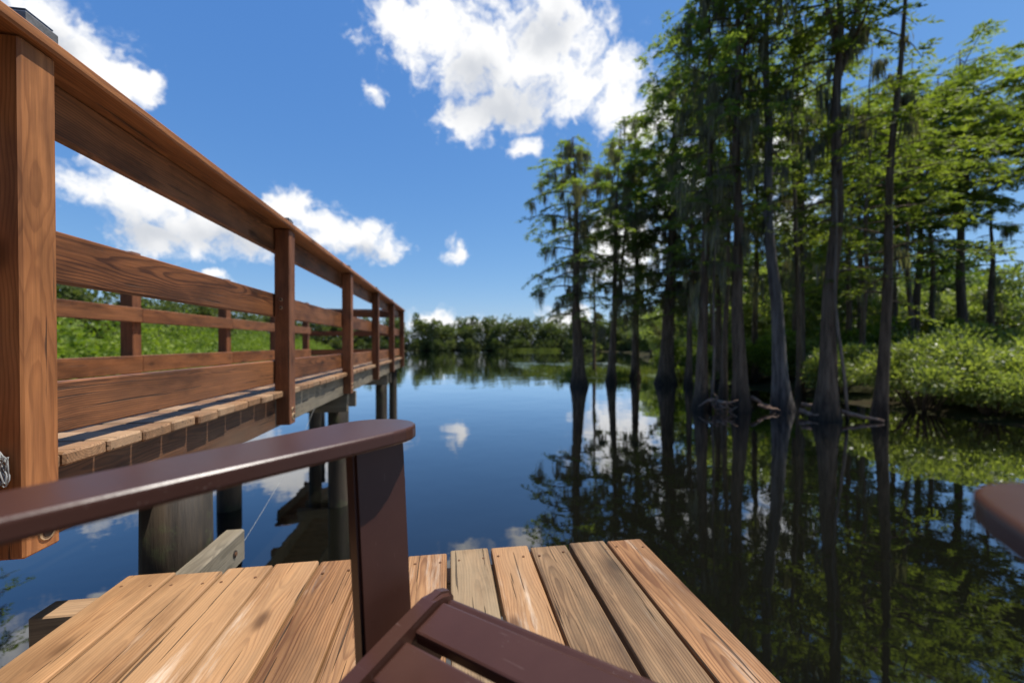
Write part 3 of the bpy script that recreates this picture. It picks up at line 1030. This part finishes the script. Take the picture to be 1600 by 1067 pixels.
cypress('dark cypress left of the wide flat-topped tree', 20.5, 20.6, 14.6, .19, 14, (.3, 0), .48, 3.1, 78, 1.2, .1, mat=CL, leaf=.19)
cypress('wide flat-topped cypress with a forked trunk behind the green shrubs', 22.6, 20.2, 16.2, .22, 15, (-.4, 0), .66, 4.3, 92, 1.25, .05, fork=[(7.2, -1.0, 15.2), (8.0, .9, 15.6)], mat=CL, leaf=.19)
cypress('broken reddish cypress beside the wide flat-topped tree', 23.8, 20.2, 9.6, .18, 16, (.2, 0), .60, 1.2, 16, .7, .3)
cypress('cypress at the right edge of the view with its crown reaching in', 24.8, 17.2, 16.0, .22, 17, (.3, 0), .62, 4.1, 80, 1.2, .05, mat=CL, leaf=.19)
cypress('near cypress beyond the right edge, only its leafy branch showing', 19.6, 14.0, 11.5, .17, 18, (-.1, 0), .40, 1.6, 44, 1.1, .05, mat=CL)
G2 = 'slim cypress stems filling the back of the grove'
cypress('slim stem between the mossy cypress and the vine-wrapped trunk', 7.0, 16.0, 11.8, .11, 21, (.2, 0), .28, 1.8, 52, 1.1, .9, group=G2, leaf=.16)
cypress('slim stem just right of the vine-wrapped trunk', 8.3, 16.2, 13.0, .12, 22, (-.1, 0), .30, 1.9, 54, 1.1, .6, group=G2, leaf=.16)
cypress('slim stem seen between the split-top and the leaning pale trunk', 10.2, 17.0, 14.0, .12, 23, (.1, 0), .30, 2.0, 54, 1.1, .4, group=G2, leaf=.17)
cypress('slim stem just left of the stout flared cypress', 10.9, 15.2, 12.0, .11, 24, (0, 0), .28, 1.9, 50, 1.05, .3, mat=CL, group=G2, leaf=.17)
cypress('slim sunlit stem between the stout cypress and the dead spike', 13.6, 16.4, 11.6, .12, 25, (.2, 0), .28, 2.1, 44, 1.0, .1, mat=CL, group=G2, leaf=.18)
cypress('slim sunlit stem above the left end of the shrubs', 17.4, 18.4, 13.6, .13, 26, (0, 0), .42, 2.7, 62, 1.1, .1, mat=CL, group=G2, leaf=.2)
cypress('slim stem between the flat-topped tree and the left end of the shrubs', 19.0, 18.2, 12.6, .12, 28, (-.2, 0), .46, 2.6, 54, 1.1, .1, mat=CL, group=G2, leaf=.2)
cypress('slim stem in front of the mossy cypress, left of the split-top one', 6.6, 12.6, 11.6, .085, 31, (.25, 0), .40, 1.4, 34, 1.0, .6, group=G2)
cypress('slim stem just left of the stout flared cypress, nearer than its neighbour', 9.43, 13.2, 12.4, .095, 32, (-.3, 0), .42, 1.5, 34, 1.0, .3, mat=CL, group=G2)
cypress('slim stem between the stout cypress and the dead-spiked one, slightly bent', 12.1, 14.0, 12.0, .09, 33, (.3, 0), .36, 1.7, 34, 1.0, .2, mat=CL, group=G2)
cypress('slim stem rising right of the dead-spiked cypress', 15.6, 15.8, 12.6, .10, 34, (-.2, 0), .42, 1.9, 34, 1.0, .1, mat=CL, group=G2, leaf=.16)
cypress('tree behind the nearest railing post, only its leaves and reflection showing', -17.6, 12.8, 12.6, .22, 27, (0, 0), .40, 1.5, 50, 1.0, .1, group='trees on the near bank')


# broadleaf trees filling the bank behind the grove
def cloud_points(rg, n, rad, hollow=.45):
    p = unit(rg.normal(0, 1, (n, 3)))
    q = rg.uniform(hollow ** 3, 1, n) ** (1 / 3)
    return p * q[:, None] * np.array(rad)[None], p


def bank_tree(seed, h, spread, n, mat='broad', leaf=.27):
    rg = np.random.default_rng(seed)
    t = empty('bank_tree')
    bm = bmesh.new()
    tube_bm(bm, [(0, 0, -.4), (0, 0, .4), (.05, .03, h * .35), (.1, -.05, h * .62), (.05, 0, h * .86)], [.24, .19, .15, .10, .04], 9)
    B, D, NR, LL, TT = [], [], [], [], []
    for k in range(16):
        a = rg.uniform(0, 6.28); z = rg.uniform(.22, .95) * h
        rr = spread * rg.uniform(.2, .9) * (1.0 - .5 * abs(z / h - .55))
        c = np.array([math.cos(a) * rr, math.sin(a) * rr, z])
        tube_bm(bm, [(.06, 0, z * .72), tuple(c * [.55, .55, 1] - [0, 0, h * .06]), tuple(c)], [.05, .035, .012], 5)
        m = n // 16
        p, d = cloud_points(rg, m, np.array([.36, .36, .22]) * spread * rg.uniform(.7, 1.2), .3)
        B.append(p + c); D.append(d + rg.normal(0, .6, (m, 3)) + [0, 0, -.25])
        NR.append(rg.normal(0, .6, (m, 3)) + [0, 0, 1]); LL.append(leaf * rg.uniform(.6, 1.3, m))
        TT.append(np.clip(rg.normal(.45, .2, m) + rg.uniform(-.25, .25), 0, 1))
    L_ = np.concatenate(LL)
    link('trunk', bm_mesh(bm, 'trunk', M['bark'], True), t)
    link('crown', quads_mesh(leaf_quads(np.concatenate(B), np.concatenate(D), np.concatenate(NR), L_, L_ * .55), np.concatenate(TT), M[mat], 'crown'), t)
    return t


GB = 'leafy trees on the bank behind the grove'
LB = 'leafy green tree on the bank behind the cypress trunks'
protos = [bank_tree(41, 6.5, 3.0, 7500), bank_tree(42, 5.4, 2.8, 8000, 'bush', .22), bank_tree(43, 8.0, 3.2, 7500)]
for p in protos: tag(p, LB, 'tree', GB)
spots = [(13.5, 27), (16.5, 30), (19, 27), (22, 30), (25.5, 28), (29, 27), (14.8, 22), (18, 23.5), (27.5, 23), (12.0, 33), (16, 37), (21, 36), (27, 35), (34, 33), (15.5, 45), (20, 50), (24.5, 25)]
ORD = ['first', 'second', 'third', 'fourth', 'fifth', 'sixth', 'seventh', 'eighth', 'ninth', 'tenth', 'eleventh', 'twelfth', 'thirteenth', 'fourteenth', 'fifteenth', 'sixteenth', 'seventeenth']
spots.sort(key=lambda p: p[0] / p[1])
rp = random.Random(9)
for i, (X, Z) in enumerate(spots):
    pr = protos[i % 3]
    lab = ORD[i] + ' from the left of the leafy bank trees behind the grove'
    if i < 3:
        x, y = bear(X, Z); pr.location = (x, y, .3); pr.rotation_euler = (0, 0, rp.uniform(0, 6)); pr.scale = (.8,) * 3
        pr['label'] = lab
    else:
        copy_tree(pr, X, Z, rp.uniform(0, 6), rp.uniform(.9, 1.25), lab, GB)


# ------------------------------------------------------------------ shrubs on the right bank
def shrub(seed, rad, h, n, mat='bush', leaf=.115):
    rg = np.random.default_rng(seed)
    t = empty('shrub')
    bm = bmesh.new()
    B, D, NR, TT = [], [], [], []
    for k in range(19):
        a = rg.uniform(0, 6.28); q = rg.uniform(.15, 1) ** .6
        c = np.array([math.cos(a) * rad * q * .85, math.sin(a) * rad * q * .85, h * (rg.uniform(.25, 1.0) * (1.05 - .45 * q))])
        tube_bm(bm, [(c[0] * .1, c[1] * .1, -.2), (c[0] * .5, c[1] * .5, c[2] * .55), tuple(c)], [.022, .016, .006], 5)
        m = n // 19
        p, d = cloud_points(rg, m, np.array([.36, .36, .20]) * rad * rg.uniform(.55, 1.2), .2)
        B.append(p + c); D.append(d + rg.normal(0, .5, (m, 3)) + [0, 0, .1])
        NR.append(rg.normal(0, .6, (m, 3)) + [0, 0, 1])
        TT.append(np.clip(rg.normal(.5, .22, m) + rg.uniform(-.3, .3), 0, 1))
    Bc = np.concatenate(B); keep = Bc[:, 2] > .03
    L_ = leaf * rg.uniform(.6, 1.35, len(Bc))
    Q = leaf_quads(Bc, np.concatenate(D), np.concatenate(NR), L_, L_ * .48)[keep]
    link('stems', bm_mesh(bm, 'stems', M['bark'], True), t)
    link('foliage', quads_mesh(Q, np.concatenate(TT)[keep], M[mat], 'foliage'), t)
    return t


def place(t, X, Z, rz, sc, label, cat, group):
    x, y = bear(X, Z)
    t.location = (x, y, 0); t.rotation_euler = (0, 0, rz); t.scale = (sc, sc, sc * 1.15)
    tag(t, label, cat, group)


GS = 'green shrubs along the right bank'
sh = [shrub(51, 1.25, 1.7, 4600), shrub(52, 1.1, 1.5, 4200), shrub(53, 1.4, 2.2, 5000), shrub(54, 1.5, 2.3, 6500, 'thicket', .12)]
SP = [(0, 10.15, 10.0, .95, 'bright green shrub at the left end of the shrubs overhanging the water'),
      (1, 11.7, 10.0, 1.05, 'pale leafy shrub at the water edge just right of the first one'),
      (2, 12.0, 11.9, 1.05, 'taller shrub behind the two at the water edge'),
      (0, 13.2, 9.3, 1.1, 'sunlit shrub at the water edge near the right side of the view'),
      (1, 14.4, 10.6, 1.2, 'rounded shrub behind the rightmost water-edge shrub'),
      (2, 14.9, 8.6, 1.0, 'shrub cut off by the right side of the view'),
      (1, 12.3, 8.0, .85, 'low pale shrub leaning over the water in front of the sunlit one'),
      (0, 13.7, 6.9, 1.0, 'leafy shrub at the right border just above the waterline'),
      (1, 10.7, 9.0, .62, 'low shrub trailing into the water at the left end of the shrubs'),
      (0, 11.2, 8.5, .75, 'low shrub dipping its leaves into the water below the pale leafy one'),
      (2, 12.9, 7.5, .8, 'small upright shrub at the waterline toward the right border'),
      (1, 10.2, 12.6, 1.0, 'small shrub behind the dead-spiked cypress'),
      (0, 8.9, 17.4, .95, 'yellow-green shrub seen between the split-top and leaning trunks'),
      (2, 10.6, 18.8, .9, 'bright shrub seen just right of the leaning pale trunk'),
      (1, 12.2, 16.2, 1.1, 'shrub seen right of the stout flared cypress'),
      (2, 14.0, 14.6, 1.0, 'shrub between the stout cypress and the dead-spiked one'),
      (3, 7.9, 18.6, .9, 'bright yellow-green shrub seen left of the split-top cypress'),
      (3, 9.6, 16.4, .95, 'yellow-green shrub seen directly left of the leaning pale trunk foot'),
      (3, 11.6, 17.6, 1.1, 'large yellow-green shrub left of the stout flared cypress'),
      (3, 13.4, 16.9, 1.1, 'large yellow-green shrub right of the stout flared cypress'),
      (3, 15.4, 16.6, 1.2, 'tall yellow-green shrub behind the dead-spiked cypress'),
      (3, 17.8, 16.2, 1.2, 'tall yellow-green shrub above the left water-edge shrubs'),
      (0, 16.5, 14.5, 1.3, 'high shrub behind the water-edge shrubs'),
      (1, 18.5, 13.0, 1.4, 'broad shrub under the flat-topped cypress')]
used = set()
for k, X, Z, sc, lab in SP:
    if k not in used:
        used.add(k); place(sh[k], X, Z, rp.uniform(0, 6), sc, lab, 'shrub', GS)
    else:
        c = copy_tree(sh[k], X, Z, rp.uniform(0, 6), sc, lab, GS)
        c['category'] = 'shrub'
        c.scale.z *= 1.15
        c.location.z = 0


# fallen logs and roots at the foot of the grove
def log(name, label, X0, Z0, z0, X1, Z1, z1, r, mat='deadwood'):
    a, b = bear(X0, Z0), bear(X1, Z1)
    A, Bv = Vector((*a, z0)), Vector((*b, z1))
    rr = random.Random(int(X0 * 100))
    pts = [A.lerp(Bv, i / 6) + Vector((rr.uniform(-.03, .03), rr.uniform(-.03, .03), rr.uniform(-.02, .02))) for i in range(7)]
    o = link(name, tube_mesh(pts, [r * 1.5 * (1 - .07 * i) for i in range(7)], M[mat], 9, .06, X0, name))
    tag(o, label, 'log', 'dead branches lying in the water among the cypresses')
    return o


log('fallen_branch', 'pale dead branch slanting down to the foot of the leaning cypress', 6.05, 10.2, .36, 6.62, 10.1, .02, .035)
log('fallen_branch', 'thin reddish branch below the slanting pale one', 6.1, 10.0, .16, 6.62, 10.0, .06, .026)
log('fallen_branch', 'dead branch resting between the leaning and the stout cypress, upper one', 6.9, 9.6, .28, 7.25, 9.0, .20, .032)
log('fallen_branch', 'reddish log lying on the water left of the stout cypress', 6.75, 9.45, .14, 7.0, 8.9, .06, .04)
log('fallen_branch', 'dead branch reaching from the stout cypress toward the dead-spiked one', 7.3, 8.95, .20, 8.05, 8.7, .02, .035)
log('fallen_branch', 'brown log lying along the bank under the right shrubs', 10.8, 9.3, .10, 12.0, 9.0, .12, .07)
# vines against trunks
for lab, X, Z, h, dx, r in (('pale vine climbing the dark cypress with tangled roots', 5.12, 10.42, 6.5, .15, .035),
                            ('pale curved vine leaning against the stout flared cypress', 7.45, 8.95, 5.2, -.32, .035)):
    pts = []
    for i in range(14):
        q = i / 13
        x, y = bear(X + dx * (1 - (1 - q) ** 2) + .04 * math.sin(q * 9), Z)
        pts.append((x, y, -.1 + h * q))
    o = link('vine', tube_mesh(pts, [r * (1 - .4 * i / 13) for i in range(14)], M['vine'], 7, .05, X, 'vine'))
    tag(o, lab, 'vine')
rr = random.Random(2)
rt_ = empty('root_tangle', (*bear(5.15, 10.15), 0))
tag(rt_, 'tangle of reddish brown roots at the foot of the vine-wrapped cypress', 'roots')
for k in range(16):
    a = rr.uniform(0, 6.28); l = rr.uniform(.2, .5)
    p = [(0, 0, rr.uniform(.05, .45))]
    for q in (.5, 1.0):
        p.append((math.cos(a) * l * q, math.sin(a) * l * q, max(-.05, p[0][2] + rr.uniform(-.25, .12) * q)))
    link('root', tube_mesh(p, [.035, .028, .012], M['deadwood'], 6, name='root'), rt_)


# ------------------------------------------------------------------ masses: far wood, left thicket, grasses, lily pads
def mass(name, label, cat, clumps, mat, per, leaf, seed, aspect=.6, trunks=False):
    rg = np.random.default_rng(seed)
    B, D, NR, LL, TT = [], [], [], [], []
    for (x, y, z, rx, rz) in clumps:
        m = int(per * rg.uniform(.7, 1.3))
        p, d = cloud_points(rg, m, (rx, rx, rz), .35)
        p[:, :2] += rg.normal(0, rx * .08, (m, 2))
        lump = .8 + .3 * np.sin(p[:, 0] * 4.1 / rx + x) * np.sin(p[:, 2] * 3.7 / rz + y)
        B.append(p * lump[:, None] + [x, y, z]); D.append(d + rg.normal(0, .6, (m, 3)))
        NR.append(rg.normal(0, .6, (m, 3)) + [0, 0, .9]); LL.append(leaf * rg.uniform(.6, 1.4, m))
        TT.append(np.clip(rg.normal(.45, .16, m) + rg.uniform(-.3, .35), 0, 1))
    Bc = np.concatenate(B); L_ = np.concatenate(LL)
    keep = Bc[:, 2] > .05
    o = link(name, quads_mesh(leaf_quads(Bc, np.concatenate(D), np.concatenate(NR), L_, L_ * aspect)[keep], np.concatenate(TT)[keep], M[mat], name))
    tag(o, label, cat, kind='stuff')
    return o


rg = np.random.default_rng(77)


def along(pts, step):
    out = []
    for (a, b) in zip(pts[:-1], pts[1:]):
        n = max(1, int(math.hypot(b[0] - a[0], b[1] - a[1]) / step))
        for i in range(n):
            out.append((a[0] + (b[0] - a[0]) * i / n, a[1] + (b[1] - a[1]) * i / n))
    return out


cl = []
for (X, Z) in along([(52, 12), (50, 30), (38, 46), (26, 62), (26, 88), (11, 96.5), (-5, 100.5), (-18, 98.5), (-34, 96), (-46, 80), (-48, 60), (-46, 40), (-44, 20)], 1.7):
    for row in range(2):
        x, y = bear(X + rg.normal(0, .8) + (X > 15) * row * 3 - (X < -25) * row * 3, Z + row * 3.5 + rg.normal(0, .8))
        hh = rg.uniform(5.0, 8.6) * (1 + .12 * row)
        rx = rg.uniform(1.2, 2.1)
        cl.append((x, y, hh - 1.5, rx * rg.uniform(.7, 1.1), 1.6))
        cl.append((x + rg.normal(0, .8), y, hh * .5, rx * 1.25, hh * .42)); cl.append((x + rg.normal(0, 1.4), y + 1.5, hh * rg.uniform(.45, .8), rx * 1.1, hh * .25))
        cl.append((x + rg.normal(0, 1), y - 1, .9, rx * 1.3, 1.2)); cl.append((x + rg.normal(0, 1.2), y - 1.4, 1.6, rx * .9, 1.3))
mass('far_wood', 'dense green wood along the far shore of the lake', 'woodland', cl, 'far', 210, .52, 78)
cl = []
for (X, Z) in along([(-10.2, 3), (-11.2, 8), (-13, 14), (-17, 26), (-23, 42), (-29, 62)], 1.25):
    for row in range(3):
        x, y = bear(X - row * 1.5 + rg.normal(0, .4), Z + rg.normal(0, .4))
        hh = (1.55 + row * .75 + max(0, 16 - Z) * .06) * rg.uniform(.8, 1.2)
        cl.append((x, y, hh * .55, 1.1, hh * .55))
mass('shrub_thicket', 'bright green marsh shrubs on the bank beyond the boardwalk', 'shrubs', cl, 'thicket', 620, .15, 79)
cl = []  # wood behind the camera, added to cut sky light from the rear
for (X, Z) in along([(-22, 2), (-19, -9), (-8, -14), (6, -15), (18, -12), (26, -6)], 2.2):
    for row in range(3):
        x, y = bear(X * (1 + .08 * row) + rg.normal(0, .6), Z - row * 1.5 + rg.normal(0, .6))
        hh = rg.uniform(10, 14)
        cl.append((x, y, hh - 2.5, 2.4, 2.6)); cl.append((x, y, hh * .5, 2.2, 3.4)); cl.append((x, y, 1.6, 2.2, 2.0))
mass('added_shade_wood', 'unseen wood added behind the camera to dim the sky light', 'woodland', cl, 'far', 240, .6, 80)
# grass fringe on the far shore and tufts by the lily pads
def grass(name, label, spots_, seed, n, hgt):
    rg2 = np.random.default_rng(seed)
    B, D, L_, T_ = [], [], [], []
    for (x, y, rad) in spots_:
        p = np.stack([rg2.normal(x, rad, n), rg2.normal(y, rad, n), np.full(n, -.02)], 1)
        B.append(p); D.append(np.stack([rg2.normal(0, .25, n), rg2.normal(0, .25, n), np.ones(n)], 1))
        L_.append(hgt * rg2.uniform(.4, 1.2, n)); T_.append(rg2.uniform(0, 1, n))
    B = np.concatenate(B); L_ = np.concatenate(L_)
    nr = np.stack([rg2.normal(0, 1, len(B)), rg2.normal(0, 1, len(B)), np.zeros(len(B))], 1)
    o = link(name, quads_mesh(leaf_quads(B, np.concatenate(D), nr, L_, L_ * .09 + .01), np.concatenate(T_), M['grass'], name))
    tag(o, label, 'grass', kind='stuff')


sp = [(*bear(X + rg.normal(0, .7), Z + rg.normal(0, .5)), .6) for X, Z in along([(13, 91), (10, 93), (-2, 96.6)], .7)]
grass('shore_grass', 'pale green grass fringe along the far shore', sp, 81, 60, .8)
sp = [(*bear(X, Z), .35) for X, Z in ((3.3, 22), (2.4, 24), (3.9, 20.5), (1.6, 25), (4.8, 24), (5.5, 22), (6.5, 25), (7.5, 23), (4.2, 27), (8.3, 20), (2.9, 20), (5.2, 19.6), (6.4, 21.5), (8.6, 24))]
grass('water_grass', 'yellow-green grass tufts growing among the lily pads', sp, 82, 160, .45)
rg3 = np.random.default_rng(83)
n = 2600
px_ = np.stack([rg3.uniform(-1.2, 9, n), rg3.uniform(19.5, 36, n)], 1)
keep = (np.sin(px_[:, 0] * 1.7) + np.sin(px_[:, 1] * .9 + px_[:, 0]) + rg3.normal(0, .5, n)) > .1
px_ = px_[keep & (px_[:, 0] > 2.2 - (px_[:, 1] - 20) * .20)]
Q, T_ = [], []
for X, Z in px_:
    x, y = bear(X, Z); r_ = rg3.uniform(.07, .15)
    a = rg3.uniform(0, 6.28)
    for q in range(3):
        b0, b1, b2 = a + q * 2 * math.pi / 3, a + (q + .5) * 2 * math.pi / 3, a + (q + 1) * 2 * math.pi / 3
        Q.append([(x, y, .012), (x + r_ * math.cos(b0), y + r_ * math.sin(b0), .012), (x + r_ * math.cos(b1), y + r_ * math.sin(b1), .016), (x + r_ * math.cos(b2), y + r_ * math.sin(b2), .012)])
        T_.append(rg3.uniform(0, 1))
o = link('lily_pads', quads_mesh(np.array(Q), np.array(T_), M['pad'], 'lily_pads'))
tag(o, 'floating lily pads on the water behind the leftmost cypress', 'lily pads', kind='stuff')

scene.cycles.max_bounces = 8
scene.cycles.use_denoising = True
